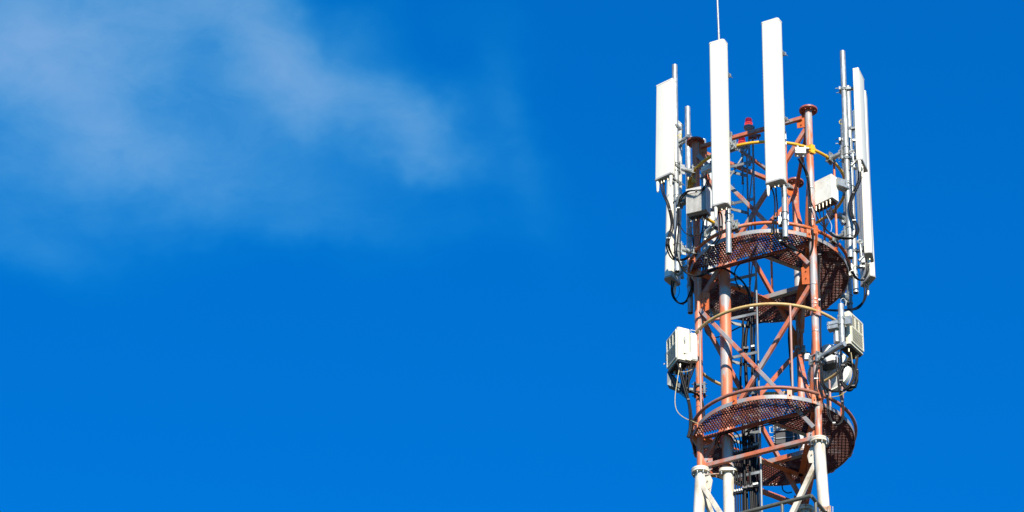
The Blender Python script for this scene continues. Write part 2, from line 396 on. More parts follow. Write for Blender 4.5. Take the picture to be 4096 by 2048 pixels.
def clip(p, d, hp, rad):
    # interval of t for p+t*d inside the circle and all half planes n.x >= h
    b_ = p.dot(d); c_ = p.dot(p)-rad*rad; D = b_*b_-c_
    if D <= 0: return None
    t0 = -b_-math.sqrt(D); t1 = -b_+math.sqrt(D)
    for n_, h in hp:
        k = n_.dot(d); e = h-n_.dot(p)
        if abs(k) < 1e-6:
            if e > 0: return None
            continue
        if k > 0: t0 = max(t0, e/k)
        else: t1 = min(t1, e/k)
    return (t0, t1) if t1-t0 > .02 else None
def grating(zc, hp, rad, bdir, name='grating'):
    # flat bearing bars along bdir, cross bars square to them
    mb = MB(); pd = V((-bdir.y, bdir.x, 0)); k = -1.0
    while k < 1.0:
        r_ = clip(pd*k, bdir, hp, rad)
        if r_: mb.box(at(pd*k+bdir*(r_[0]+r_[1])/2, zc), bdir, pd, UP, (r_[1]-r_[0])/2, .0034, .0145)
        r_ = clip(bdir*k, pd, hp, rad)
        k += .0335
    k = -1.0
    while k < 1.0:
        r_ = clip(bdir*k, pd, hp, rad)
        if r_: mb.box(at(bdir*k+pd*(r_[0]+r_[1])/2, zc+.004), pd, bdir, UP, (r_[1]-r_[0])/2, .0036, .008)
        k += .043
    return mb.build(name, 'grate', plat)
for zc, r_, lbl in ((ZP1, .9584, 'upper'), (ZP2, .9559, 'lower')):
    plat = thing('platform', (0, 0, zc), None, None); del plat['_w']; plat['_w'] = (0, 0, zc)
    plat.parent = tower; plat.location = V((0, 0, zc-GZ))
    # rim flat bar
    n = 120; prof = []
    mb = MB(); vs = []; fs = []
    for i in range(n):
        t = 2*math.pi*i/n; e = V((math.cos(t), math.sin(t), 0))
        vs += [at(e*(r_+.003), zc-.026), at(e*(r_+.003), zc+.026), at(e*(r_-.005), zc+.026), at(e*(r_-.005), zc-.026)]
    for i in range(n):
        j = (i+1) % n
        for k in range(4): l = (k+1) % 4; fs.append((i*4+k, j*4+k, j*4+l, i*4+l))
    mb.add(vs, fs); mb.build('rim', 'rim', plat)
    for (a, b) in FACES:
        mid = (LEGS[a]+LEGS[b])/2; nn_ = mid.normalized(); d = (LEGS[b]-LEGS[a]).normalized(); h = mid.length
        da = LEGS[a].normalized(); db = LEGS[b].normalized()
        ta = V((-da.y, da.x, 0)); tb = V((-db.y, db.x, 0))
        if ta.dot(nn_) < 0: ta = -ta
        if tb.dot(nn_) < 0: tb = -tb
        grating(zc, [(nn_, h+.004), (ta, .004), (tb, .004)], r_-.007, nn_)
        fr__ = (a, b) == (0, 1); angle_iron(MB(), at(LEGS[a], zc-(.045 if fr__ else .06))+d*.05, at(LEGS[b], zc-(.045 if fr__ else .06))-d*.05, .035 if fr__ else .075, nn_).build('edge_beam', 'dkorange' if fr__ else 'orange', plat)
    for k in (1, 2):
        dk = LEGS[k].normalized(); hp = [(dk, .35)]
        for (a, b) in FACES:
            if k in (a, b):
                mid = (LEGS[a]+LEGS[b])/2; hp.append((-mid.normalized(), -mid.length+.008))
        pd = V((-dk.y, dk.x, 0))
        grating(zc, hp, r_-.007, pd)
        r2 = clip(dk*.345, pd, [(x_, y_-.01) for x_, y_ in hp[1:]], 2)
        if r2: angle_iron(MB(), at(dk*.345+pd*r2[0], zc-.05), at(dk*.345+pd*r2[1], zc-.05), .06, -dk).build('edge_beam', 'brace', plat)
    # plates tying rim to the guard ring and brackets under it at each leg
    for p in LEGS:
        d = p.normalized(); t = d.cross(UP)
        MB().prism([(.04, -.16), (.10, -.06), (.10, .05), (.04, .05)], at(p, zc)-t*.004, d, UP, t*.008).build('bracket', 'orange', plat)
    for ang in (-158, -117, -78, -60, -33, -12, 20, 44, 70, 100, 135, 165):
        d = V((math.cos(R(ang)), math.sin(R(ang)), 0)); t = d.cross(UP)
        if ang == -12: continue
        mb = MB().box(at(d*(r_+.008), zc+.035), t, d, UP, .028, .005, .065); mb.bolt(at(d*(r_+.013), zc+.02), d, .012, .012)
        mb.build('rim_plate', 'orange', plat)
# leg bands
for k, zs in ((1, (31.05, 30.83, 30.77, 30.38, 30.05, 29.9, 29.7, 32.45, 31.98)), (0, (31.55, 31.0, 30.4, 29.75)), (2, (29.7, 30.1))):
    for z in zs:
        MB().ring(at(LEGS[k], z), .0455, .003, seg=28, ts=4).box(at(LEGS[k], z)+V((.01, -.048, 0)), (1, 0, 0), (0, 1, 0), UP, .012, .005, .007).build('leg_band', 'galv', tower)

# guard rail of the next platform down
zr = UY(3244, 1983, -1.32).z
c0 = UZ(3244, 1983, zr); c1 = UZ(3293, 2042, zr); c2 = UZ(2987, 2048, zr)
da = (c2-c0).normalized(); e1 = c0+da*2.6; db = (c1-c0).normalized(); e2 = c0+db*2.4
rail = MB().tube([e1, c0], .024, 12).tube([c0, e2], .024, 12)
rail = rail.build('guard_rail', 'rail', tower)
for p in (UZ(3128, 2013, zr), c0+db*.13, e1, c0+da*1.6, e2, c0+db*1.3):
    MB().cyl(p, p-UP*1.05, .02, seg=12).build('rail_post', 'rail', rail)
dk = MB(); e3 = e1+db*2.4; q = [p-UP*1.08 for p in (c0, e1, e3, e2)]
for i in range(4): bar(dk, q[i], q[(i+1) % 4], .06, .12)
dk.build('deck_frame', 'rail', rail)
for k_ in range(4):
    pass
# rusty clamp bracket on the right leg at the lower edge
pb = UY(3296, 2036, -.98)
mb = MB().box(pb, (1, .1, 0), (0, 1, 0), (.1, 0, 1), .05, .012, .03).box(pb+V((.06, 0, -.03)), (1, 0, 0), (0, 1, 0), UP, .02, .02, .06)
mb.bolt(pb+V((-.02, -.012, .01)), (0, -1, 0), .012); mb.build('bracket', 'rust', tower)
MB().cyl(UY(3331, 2026, -.9), UY(3332, 2075, -.9), .004, seg=6).build('bracket_rod', 'galv', tower)

# ------------------------------------------------------------------ cable ladder
P1_ = V((-.155, -.30, 0)); P2_ = V((-.235, -.03, 0))
lad = thing('cable_ladder', (-.2, 0, GZ), 'narrow grey steel cable ladder rising inside the tower beside the tube', 'ladder')
MB().cyl(at(P1_, GZ), at(P1_, 33.60), .0125, seg=14).build('rail', 'ladder', lad)
MB().cyl(at(P2_, GZ), at(P2_, 33.48), .0110, seg=14).build('rail', 'ladder', lad)
zs = []; z = UY(3002, 650, -.28).z
while z > GZ+.5: zs.append(z); z -= .558 if z > 27.5 else 1.116
for i, z in enumerate(zs):
    for P, dz_ in ((P1_, 0), (P2_, -.02)):
        d = (P-TUBE).normalized()
        bar(MB(), at(TUBE, z+dz_)+d*.068, at(P, z+dz_)-d*.008, .006, .042).build('rung', 'ladder', lad)
    if i+1 < len(zs):
        MB().cyl(at(P1_, z-.03), at(P2_, zs[i+1]+.0), .0075, seg=8).build('lacing', 'ladder', lad)
bar(MB(), at(TUBE, 33.0)+V((.05, 0, 0)), UY(3020, 545, -.2), .02, .02).build('top_bar', 'ladder', lad)
mb = MB().box(at(P1_, 33.58), (1, 0, 0), (0, 1, 0), UP, .05, .03, .02).bolt(at(P1_, 33.56)+V((.07, 0, .02)), -UP, .015, .02).box(at(P1_, 33.60)+V((.05, 0, 0)), (1, 0, 0), (0, 1, 0), UP, .05, .02, .008)
mb.build('top_clamp', 'dkorange', lad)

# ------------------------------------------------------------------ warning lamps and lightning rod
def lamp(px, top, bot, Y, foot, label):
    a = UY(px, top, Y); c = UY(px+1, bot, Y); c = V((a.x, a.y, c.z)); s_ = (a.z-c.z)
    t = thing('warning_lamp', c, label, 'lamp')
    h = .125; o = V((a.x, a.y, a.z-h))
    MB().lathe([(.046, 0), (.048, .01), (.045, .02), (.048, .03), (.045, .045), (.047, .055), (.044, .07), (.044, .10), (.038, .115), (.022, .124), (0, .125)], o, UP).build('lens', 'red', t)
    MB().lathe([(.0495, .006), (.0505, .012), (.0495, .018)], o, UP).lathe([(.0485, .034), (.0495, .04), (.0485, .046)], o, UP).build('glowing_band', 'glow', t)
    MB().lathe([(.0, -.085), (.02, -.085), (.024, -.065), (.032, -.06), (.04, -.05), (.05, -.045), (.052, -.028), (.062, -.024), (.064, -.006), (.056, 0), (0, .001)], o, UP).build('housing', 'lampgrey', t)
    MB().cyl(o-UP*.08, V((a.x, a.y, foot)), .0135, seg=12).cyl(V((a.x, a.y, foot)), V((a.x, a.y, foot-.02)), .017, seg=12).build('stem', 'dgalv', t)
    MB().box(o+V((.062, 0, -.015)), (1, 0, 0), (0, 1, 0), UP, .01, .012, .012).build('latch', 'blackp', t)
lamp(2994, 474, 640, -.10, UY(2998, 656, -.10).z, 'red warning beacon on a grey stem, higher one, clear above the slanting strut')
lamp(2967, 549, 700, .02, UY(2973, 730, .02).z, 'red warning beacon partly hidden behind the yellow guard ring')
rb = at(TUBE, 33.22); r0 = UY(2876.5, 175, -.03); r1 = UY(2869, -10, -.03); rt = r1+(r1-r0)*.5
rod = thing('lightning_rod', rb, 'thin grey lightning rod standing up behind the second tall white panel', 'lightning rod')
MB().cyl(rb, r0, .016, .0155, seg=12).build('mast', 'galv', rod)
MB().cyl(r0, rt, .0145, .012, seg=12).cyl(rt, rt+(rt-r0).normalized()*.12, .008, .001, seg=8).build('tip', 'galv', rod)

# ------------------------------------------------------------------ antenna poles on stub arms
def u_bolt(mb, c, r, d, t, up=UP):
    # half hoop round the pole plus two threaded ends towards d
    pts = []
    for i in range(13):
        a = math.pi*i/12; pts.append(c+t*math.cos(a)*r-d*math.sin(a)*r)
    pts = [c+t*r+d*(r+.03)]+pts+[c-t*r+d*(r+.03)]
    mb.tube(pts, .005, 6); return mb
def pole(XY, ztop, zbot, arms, label, r=.0345, mat_='galv', armr=.032, grp='antenna poles on stub arms'):
    P = V((XY[0], XY[1], 0)); t = thing('antenna_pole', at(P, zbot), label, 'pole', grp)
    MB().cyl(at(P, zbot), at(P, ztop), r, seg=26, hollow=.006).build('pipe', mat_, t)
    for z, rr in arms:
        d = -P.normalized(); s_ = d.cross(UP); q0 = at(P, z); q1 = at(P.normalized()*(rr+.03), z)
        L_ = (q1-q0).length
        a = MB(); a.cyl(q0+d*(r+.012), q1-d*.012, armr, seg=22); a = a.build('arm', mat_, t)
        m2 = MB(); m2.box(q0+d*(r+.006), d, s_, UP, .005, .05, .085)
        m2.box(q0+d*(r+.045)+UP*.0, d, s_, UP, .035, .004, .07)
        m2.build('pole_plate', 'galv', a)
        m3 = MB(); m3.box(q1-d*.006, d, s_, UP, .005, .06, .06); m3.box(q1+d*.05, d, s_, UP, .005, .055, .055)
        for sy in (-1, 1):
            for sz in (-1, 1): m3.cyl(q1-d*.03+s_*.042*sy+UP*.042*sz, q1+d*.075+s_*.042*sy+UP*.042*sz, .006, seg=6)
        m3.build('ring_plate', 'galv', a)
        m4 = MB()
        for sz in (-.058, .058): u_bolt(m4, q0+UP*sz, r+.005, d, s_)
        m4.build('u_bolt', 'galv', a)
    for z in (zbot+(ztop-zbot)*.36,):
        MB().ring(at(P, z), r+.001, .003, seg=24, ts=4).build('joint', 'dgalv', t)
    return t
pole((-1.095, -.48), UY(2699, 262, -.48).z, UY(2707, 1087, -.48).z, ((Z1, .962), (Z2, .966)), 'tall grey pole carrying the leftmost big white panel')
pole((-.96, .28), UY(2747, 430, .28).z, UY(2765, 1252, .28).z, ((Z1-.03, .97), (Z2+.02, .97)), 'grey pole behind the left flange, its shaded lower end hanging beside the left leg')
pole((.97, -.72), UY(3370, 207, -.72).z, UY(3400, 1032, -.72).z, ((Z1, .962), (Z2, .966)), 'tallest grey pole on the right, in front of the other right-hand poles')
pole((1.035, .06), UY(3395, 348, .06).z, UY(3421, 1172, .06).z, ((Z1-.03, .962), (Z2-.03, .97)), 'grey pole just behind the tallest right-hand pole, middle of the three right-hand poles')
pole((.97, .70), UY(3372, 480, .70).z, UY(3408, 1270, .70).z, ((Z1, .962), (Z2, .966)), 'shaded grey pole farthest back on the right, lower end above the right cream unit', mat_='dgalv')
pole((-.78, .92), UY(2806, 560, .92).z, UY(2816, 1250, .92).z, ((Z1, .962), (Z2, .966)), 'grey pole at the back left carrying the blue-shaded panel seen from behind')
pole((-.468, -1.045), UY(2900, 420, -1.04).z, UY(2914, 1016, -1.04).z, ((Z2+.015, .966), (Z1+.0, .962)), 'grey pole behind the second white panel, its stub hanging before the upper platform')
pole((.205, -1.065), UY(3115, 400, -1.06).z, UY(3131, 952, -1.06).z, ((Z2+.01, .966), (Z1+.0, .962)), 'grey pole behind the tallest white panel, stub hanging before the upper platform')

# ------------------------------------------------------------------ panel antennas
PT = {}
def bracket(mb, p, q, s=.03):
    d = (q-p).normalized(); t = d.cross(UP)
    mb.box(p+d*.012, d, t, UP, .012, s*1.5, s)
    mb.box((p+q)/2, d, t, UP, (q-p).length/2, .008, s*.7)
    mb.box((p+q)/2+UP*.02+t*.022, d, t, UP, (q-p).length/2, .004, .012)
    mb.box((p+q)/2-t*.022, d, t, UP, (q-p).length/2, .004, .014)
    for sg in (-1, 1):
        mb.box(q+t*.035*sg-d*.01, d, t, UP, .022, .010, .018)
        mb.cyl(q+t*.045*sg-d*.035, q+t*.045*sg+d*.10, .0055, seg=6)
    mb.box(q+d*.045, d, t, UP, .010, .052, .022); return mb
def panel(key, top, bot, Y, n, w_, d_, polexy, label, zb=(.15, .5, .9), plugs=((-.7, 0),), conns=((-.2, 0), (.2, 0)), rf=.02, mat_='white', tiltkit=False):
    T = UY(*top, Y); B = UY(*bot, Y); n = V((n[0], n[1], 0)).normalized(); x = V((-n.y, n.x, 0)); ax = (T-B)
    if x.x < 0: x = -x
    t = PT[key] = thing('panel_antenna', B, label, 'antenna', 'tall panel antennas around the mast head')
    axn = ax.normalized()
    prof = rrect(w_, d_, .012, 3, rf)
    MB().prism(prof, B+axn*.02, x, n, ax-axn*.035, True, False).build('radome', mat_, t)
    capp = rrect(w_+.006, d_+.006, .014, 3, rf)
    MB().prism(capp, T-axn*.016, x, n, axn*.016).build('top_cap', mat_, t)
    c = MB().prism(capp, B, x, n, axn*.022); c.build('end_cap', 'cap', t)
    MB().prism(rrect(w_*.3, .004, .001, 1), B+axn*.05-n*(d_/2+.002), x, n, ax-axn*.1).build('back_rib', 'box', t)
    for u_, v_ in conns:
        p = B+x*u_*w_/2+n*v_*d_/2
        MB().cyl(p, p-axn*.03, .013, seg=12).cyl(p-axn*.03, p-axn*.055, .010, seg=12).build('connector', 'bronze', t)
    for u_, v_ in plugs:
        p = B+x*u_*w_/2+n*v_*d_/2
        MB().cyl(p+axn*.004, p-axn*.04, .0235, .021, seg=16).cyl(p-axn*.04, p-axn*.15, .021, .014, seg=16).cyl(p-axn*.15, p-axn*.162, .01, .008, seg=8).build('control_plug', mat_, t)
    if polexy:
        for k in zb:
            p = B+ax*k-n*d_/2; q = V((polexy[0], polexy[1], p.z)); bracket(MB(), p, q).build('mounting_bracket', 'galv', t)
    return B, x, n, axn
pA = panel('pA', (2664, 333), (2660, 713), -.66, (-.59, -.81), .25, .075, (-1.095, -.48), 'leftmost broad white panel, slightly tilted, in front of the tall left pole', (.20, .62, .04), ((-.86, .1), (.75, .1)), ((-.42, 0), (-.12, 0), (.35, 0)), .012)
pC = panel('pC', (2872, 174), (2885, 829), -1.22, (-.40, -.92), .205, .125, (-.468, -1.045), 'second tall white panel from the left, directly below the lightning rod', (.08, .5, .86), ((-.55, .5),), ((.1, .1), (.62, -.1)), .035)
pD = panel('pD', (3085, 90), (3103, 735), -1.24, (-.41, -.91), .232, .115, (.205, -1.065), 'tallest white panel, its top highest of all the antennas', (.04, .45, .86), ((-.8, .3),), ((-.1, 0), (.3, 0)), .03)
pE = panel('pE', (3433, 297), (3448, 665), -.75, (.96, -.27), .265, .074, (.97, -.72), 'white panel on the right, in front of two longer panels behind it, ending highest', (.85, .10), ((.1, -.2), (-.85, 0)), ((-.2, .3), (-.5, .3)), .012)
pF = panel('pF', (3451, 382), (3476, 1031), .02, (.99, -.11), .21, .095, (1.035, .06), 'long white panel at right edge, middle of the three right-hand panels', (.80, .05, .6), ((.2, -.1),), ((-.3, .2),), .03)
pG = panel('pG', (3439, 430), (3474, 1128), .72, (.88, .47), .26, .085, (.97, .70), 'long white panel at right edge reaching lowest, behind the other two right-hand panels', (.80, .08), ((-.4, .3),), ((0, 0),), .04)
pB = panel('pB', (2700, 490), (2687, 1128), .42, (-.85, .53), .225, .11, (-.96, .28), 'long white panel low on the left with cable shadows, behind the leftmost panel', (.85, .05, .5), ((.5, -.1),), ((.1, -.2), (.35, 0)), .05)
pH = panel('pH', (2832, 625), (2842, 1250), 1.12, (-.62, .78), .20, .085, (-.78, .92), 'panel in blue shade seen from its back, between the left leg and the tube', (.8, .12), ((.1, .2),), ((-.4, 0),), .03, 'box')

def tilt_arm(t_, a, b, Y):
    a = UY(*a, Y); b = UY(*b, Y); m = MB(); fn_ = V((0, -1, .3)).normalized()
    m.ring(a, .034, .009, fn_, 24, 8).cyl(a-fn_*.008, a+fn_*.004, .022, seg=16).bolt(a+fn_*.004, fn_, .012, .01)
    m.cyl(a+(b-a)*.2, b, .016, .011, seg=8).cyl(b+V((.02, 0, .03)), b+V((-.03, 0, -.03)), .02, .02, seg=8).box(b+V((.02, .03, -.02)), (1, 0, 0), (0, 1, 0), UP, .02, .03, .03)
    m.build('tilt_arm', 'galv', t_)
tilt_arm(PT['pE'], (3410, 607), (3414, 655), -.80); tilt_arm(PT['pF'], (3440, 967), (3446, 1035), -.06)
tilt_arm(PT['pB'], (2728, 1052), (2722, 1092), .30)
# ------------------------------------------------------------------ boxes
def frame_of(n):
    n = V((n[0], n[1], 0)).normalized(); x = V((-n.y, n.x, 0))
    if x.x < 0: x = -x
    return x, n
def cables_from(P, n=3): pass
# finned radio on the left
x, n_ = frame_of((-.32, -.95)); o = UY(2794, 860, -.62)
t = thing('radio_unit', o, 'grey finned radio unit behind the left orange post, beside the left pole', 'radio unit')
W_, H_, D_ = .265, .36, .16
MB().prism(rrect(W_, D_*.55, .008, 2), o-n_*.03, x, n_, UP*H_).build('housing', 'box', t)
fn = MB()
for i in range(17):
    u_ = -W_/2+.008+i*(W_-.016)/16; fn.box(o+x*u_+n_*(.045)+UP*(H_*.40), n_, x, UP, .030, .0036, H_*.39)
fn.build('heat_fins', 'box', t)
MB().box(o+n_*.045+UP*(H_*.895), n_, x, UP, .034, W_/2-.004, .036).build('top_cover', 'box', t)
fb_ = MB()
for i in range(12): fb_.box(o-n_*.03+x*(-W_/2+.02+i*(W_-.04)/11)-UP*.012, n_, x, UP, .04, .003, .013)
fb_.build('base_fins', 'blackp', t)
for u_ in (-.10, -.04, .04, .10):
    p = o+x*u_*1.05-n_*.02-UP*.02; MB().cyl(p, p-UP*.04, .011, seg=12).build('connector', 'bronze', t)
br_ = MB(); q = V((-1.095, -.48, o.z+.27)); p = o+UP*.27-x*W_/2
br_.box((p+q)/2, (q-p), (q-p).cross(UP), UP, (q-p).length/2-.03, .035, .045).box(q+(p-q).normalized()*.05, q-p, (q-p).cross(UP), UP, .012, .055, .06)
u_bolt(br_, q+UP*.02, .04, (p-q).normalized(), (p-q).normalized().cross(UP)); br_.build('mounting_bracket', 'dgalv', t)
RL = (o, x, n_)
# white radio box on the right
x, n_ = frame_of((-.62, -.78)); A_ = UY(3262, 821, -.80); Bq = UY(3340, 785, -.80)
o = UY(3301, 806, -.80)+V((0, .06, 0))
t = thing('radio_unit', o, 'plain white radio box with a row of cables below, right of the right leg', 'radio unit')
W_, H_, D_ = .315, .345, .13
f_ = MB().prism(rrect(W_, D_, .008, 2), o, x, n_, UP*H_)
f_.prism([(-W_*.3, 0), (W_*.18, 0), (W_*.16, .014), (-W_*.28, .014)], o+UP*H_+n_*.05, x, UP, -n_*.02); f_.build('housing', 'whitebox', t)
for a_ in (.2, .5, .8):
    for b_ in (.6, .82): MB().cyl(o+n_*D_/2+x*W_*(a_-.5)+UP*H_*b_, o+n_*(D_/2+.003)+x*W_*(a_-.5)+UP*H_*b_, .004, seg=8).build('screw', 'cap', t)
MB().box(o-UP*.012-n_*.01, n_, x, UP, D_/2-.02, W_/2-.01, .012).build('base_fins', 'blackp', t)
MB().box(o+n_*(D_/2+.006)-x*(W_/2-.01)+UP*.08, n_, x, UP, .006, .008, .09).build('side_strip', 'box', t)
cR = []
for u_ in (-.105, -.055, .0, .055, .11):
    p = o+x*u_+n_*.045-UP*.02; cR.append(p-UP*.05); MB().cyl(p+UP*.02, p-UP*.012, .0135, seg=12).cyl(p-UP*.012, p-UP*.05, .010, seg=12).build('connector', 'bronze', t)
MB().cyl(o+x*-.13+UP*H_, o+x*-.155+UP*(H_+.035), .015, seg=10).build('eye', 'box', t)
q = V((.97, -.72, o.z+.27)); p = o+x*W_/2+UP*.26-n_*.02; br_ = MB()
dd = (q-p).normalized(); br_.box(p+dd*.05, dd, dd.cross(UP), UP, .05, .045, .05).box(q-dd*.05, dd, dd.cross(UP), UP, .018, .05, .065).box((p+q)/2-UP*.05, dd, dd.cross(UP), UP, .08, .05, .012)
for sz in (-.03, .03): u_bolt(br_, q+UP*sz, .04, -dd, dd.cross(UP))
br_.build('mounting_bracket', 'galv', t)
# small junction boxes under the yellow ring
for px, py, Y, lb, nv in ((2829, 678, -.70, 'small grey junction box under the yellow ring at left', (-.6, -.8)), (3201, 610, -.90, 'small grey junction box under the yellow ring, left of the right leg', (.1, -1))):
    o = UY(px, py, Y); x, n_ = frame_of(nv); t = thing('junction_box', o, lb, 'junction box', 'junction boxes hung on the yellow ring')
    MB().prism(rrect(.135, .085, .012, 3), o-UP*.035, x, n_, UP*.07).build('housing', 'box', t)
    MB().prism(rrect(.125, .004, .001, 1), o-UP*.005+n_*.045, x, n_, UP*.025).build('name_plate', 'cream', t)
    MB().box(o+UP*.045+x*.02, x, n_, UP, .085, .035, .008).box(o+UP*.065-x*.03, x, n_, UP, .01, .01, .03).box(o+UP*.065+x*.06, x, n_, UP, .01, .01, .03).build('hanger', 'dgalv', t)
    for s_ in (-.035, .035): MB().cyl(o-UP*.035+x*s_, o-UP*.065+x*s_, .014, .011, seg=12).build('cable_gland', 'box', t)
    if px < 3000: J1 = (o, x)
    else: J2 = (o, x)

# cream louvred units
def louver_unit(E, n1, n2, label, slots, W1=.325, W2=.165, H=.455):
    # E: bottom of the near vertical edge; n1: normal of the louvred face (width W1), n2: normal of the narrow face (width W2)
    n1 = V((*n1, 0)).normalized(); n2 = V((*n2, 0)).normalized()
    c = E-n2*W1/2-n1*W2/2
    t = thing('equipment_unit', c, label, 'equipment unit')
    MB().prism(rrect(W2, W1-.012, .022, 4), c, n1, n2, UP*H, True).build('casing', 'cream', t)
    # louvre panel: frame, dark recess and slats
    fo = c+n1*W2/2
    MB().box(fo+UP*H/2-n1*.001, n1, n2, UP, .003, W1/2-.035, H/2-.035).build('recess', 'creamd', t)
    sl_ = MB(); N_ = 17
    for i in range(N_):
        z = .045+i*(H-.09)/(N_-1)
        sl_.box(fo+n1*.007+UP*z, n1*1+UP*-.45, n2, UP+n1*.45, .006, W1/2-.03, .0034)
    for k in (-.5, -.17, .17, .5):
        sl_.box(fo+n1*.010+n2*k*(W1-.066)+UP*(H*.5 if abs(k) > .3 else H*.72), n1, n2, UP, .008, .006, (H/2-.035) if abs(k) > .3 else H*.16)
    for zz in (.036, H*.54, H-.036): sl_.box(fo+n1*.010+UP*zz, n1, n2, UP, .0075, W1/2-.03, .007)
    sl_.build('louvres', 'cream', t)
    s2 = c+n2*W1/2
    if slots:
        ss = MB()
        for i in range(14):
            for k in (-.018, .018): ss.box(s2+n1*(.0+k)+UP*(.05+i*.0185), n1, n2, UP, .013, .0035, .0055)
        ss.build('vent_slots', 'creamd', t)
        MB().cyl(s2+n1*.02+UP*(H-.05), s2+n1*.02+n2*.006+UP*(H-.05), .014, seg=16).build('grommet', 'cap', t)
    else:
        MB().box(s2-n1*.02+UP*.14, n1, n2, UP, .03, .012, .05).box(s2-n1*.045+UP*.06, n1, n2, UP, .035, .006, .055).build('service_cover', 'cream', t)
        MB().cyl(s2+n1*-.005+n2*.012+UP*.24, s2+n1*-.005+n2*.012+UP*.33, .007, seg=8).box(s2-n1*.005+n2*.008+UP*.285, n1, n2, UP, .012, .008, .018).build('latch', 'galv', t)
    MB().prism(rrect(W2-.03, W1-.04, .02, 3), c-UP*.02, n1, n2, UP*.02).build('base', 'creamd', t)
    for a_, b_ in ((.03, .10), (.02, -.08)):
        p = c+n1*a_+n2*b_-UP*.02; MB().cyl(p, p-UP*.035, .015, seg=12).cyl(p-UP*.035, p-UP*.06, .011, seg=12).build('cable_gland', 'bronze', t)
    return t, c, n1, n2
E_ = UY(2712.5, 1433, -.50)
tL, cL, l1, l2 = louver_unit(E_, (-.90, -.43), (.43, -.90), 'cream louvred unit on the left with a slimmer white box at its side', False)
sd = cL-l1*(.165/2+.045)+UP*.02
MB().prism(rrect(.088, .20, .008, 2), sd+l2*.07, l1, l2, UP*.385).build('side_box', 'whitebox', tL)
MB().box(sd+l2*.175+UP*.12-l1*.0, l1, l2, UP, .036, .004, .11).build('side_cover', 'box', tL)
MB().tube([sd+l2*.16+UP*.40+l1*.04, sd+l2*.16+UP*.43+l1*.04, sd+l2*.16+UP*.43-l1*.05, sd+l2*.16+UP*.40-l1*.05], .005, 6).build('handle', 'galv', tL)
MB().prism(rrect(.05, .06, .01, 2), cL+l1*.055-l2*.195+UP*.2, l1, l2, UP*.10).box(cL+l1*.06-l2*.22+UP*.17, l1+UP*-.6, l2, UP, .05, .006, .006).build('back_bracket', 'fin', tL)
E2 = UY(3399.5, 1370, -.98)
tR, cR_, r1_, r2_ = louver_unit(E2, (.86, -.51), (-.51, -.86), 'cream louvred unit on the right, clamped to a bent grey pipe', True)

# support of the left unit
s_ = thing('unit_support', UY(2790, 1560, -.2), 'dark steel arm clamped to the left leg under the cream unit', 'bracket')
MB().tube([at(FL, UY(2790, 1562, -.15).z)+V((-.05, 0, 0)), at(FL, UY(2790, 1562, -.15).z)+V((-.27, -.02, -.0))], .034, 16).build('arm', 'dgalv', s_)
a0 = UY(2669, 1486, -.22); a1 = UY(2669, 1538, -.22); a2 = UY(2700, 1550, -.2); a3 = UY(2735, 1578, -.2); a4 = UY(2736, 1555, -.2); a5 = UY(2695, 1500, -.22)
mb = MB(); P_ = [a0, a1, a2, a3, a4, a5]; th = V((.02, .09, 0))
mb.add(P_+[p+th for p in P_], [(0, 1, 2, 3, 4, 5), (11, 10, 9, 8, 7, 6)]+[((i+1) % 6, i, i+6, (i+1) % 6+6) for i in range(6)])
mb.build('side_plate', 'darksteel', s_)
mb = MB(); o = at(FL, UY(2790, 1562, -.15).z)
mb.box(o+V((-.055, -.01, 0)), (1, 0, 0), (0, 1, 0), UP, .012, .055, .08).box(o+V((.06, -.01, 0)), (1, 0, 0), (0, 1, 0), UP, .012, .055, .08)
for sy in (-.05, .05):
    for sz in (-.05, .05): mb.cyl(o+V((-.09, sy-.01, sz)), o+V((.09, sy-.01, sz)), .008, seg=6)
mb.box(o+V((-.0, -.058, .045)), (1, 0, 0), (0, 1, 0), UP, .055, .008, .012).build('leg_clamp', 'darksteel', s_)
# bent pipe of the right unit
za = UY(3272, 1428, -.80).z; pr = UZ(3369.5, 1379, za); s_ = thing('bent_pipe', at(pr, za), 'bent grey pipe from the right leg carrying the right cream unit', 'pipe')
fr_ = at(FR, za); d = (pr-fr_).normalized(); zt = UY(3358, 1219, pr.y).z
MB().cyl(fr_+d*.05, pr+d*.034, .034, seg=24).build('arm', 'galv', s_)
MB().cyl(pr-UP*.02, at(pr, zt), .0345, seg=24).build('upright', 'galv', s_)
MB().tube(smooth_path([at(pr, zt)+V((0, 0, -.02)), at(pr, zt)+V((0, -.02, .05)), at(pr, zt)+V((.035, -.02, .075)), at(pr, zt)+V((.06, -.02, .03)), at(pr, zt)+V((.055, -.02, -.03))]), .005, 6).build('lifting_eye', 'galv', s_)
mb = MB(); tt = d.cross(UP)
mb.box(fr_+d*.058, d, tt, UP, .014, .06, .07).box(fr_-d*.06, d, tt, UP, .012, .06, .07)
for sy in (-.052, .052):
    for sz in (-.04, .04): mb.cyl(fr_-d*.08+tt*sy+UP*sz, fr_+d*.10+tt*sy+UP*sz, .008, seg=6)
mb.build('leg_clamp', 'galv', s_)
zc_ = UY(3362, 1290, pr.y).z; o = at(pr, zc_); d2 = (cR_-pr); d2.z = 0; d2.normalize(); t2 = V((1, -.35, 0)).normalized()
mb = MB(); mb.cyl(o-UP*.04, o+UP*.045, .041, seg=24)
mb.box(o+t2*.085, t2, UP, t2.cross(UP), .035, .055, .028).box(o-t2*.1-UP*.03, t2, UP, t2.cross(UP), .065, .05, .04)
mb.box(o-t2*.11+V((0, -.045, -.02)), t2, UP, t2.cross(UP), .07, .008, .006).box(o-t2*.16+V((0, -.045, -.03)), t2, UP, t2.cross(UP), .006, .05, .006)
mb.cyl(o+V((.0, -.06, .05)), o+V((.08, -.03, .01)), .006, seg=6).cyl(o-t2*.16+UP*.04, o-t2*.04+UP*.05+V((0, -.04, -.02)), .006, seg=6)
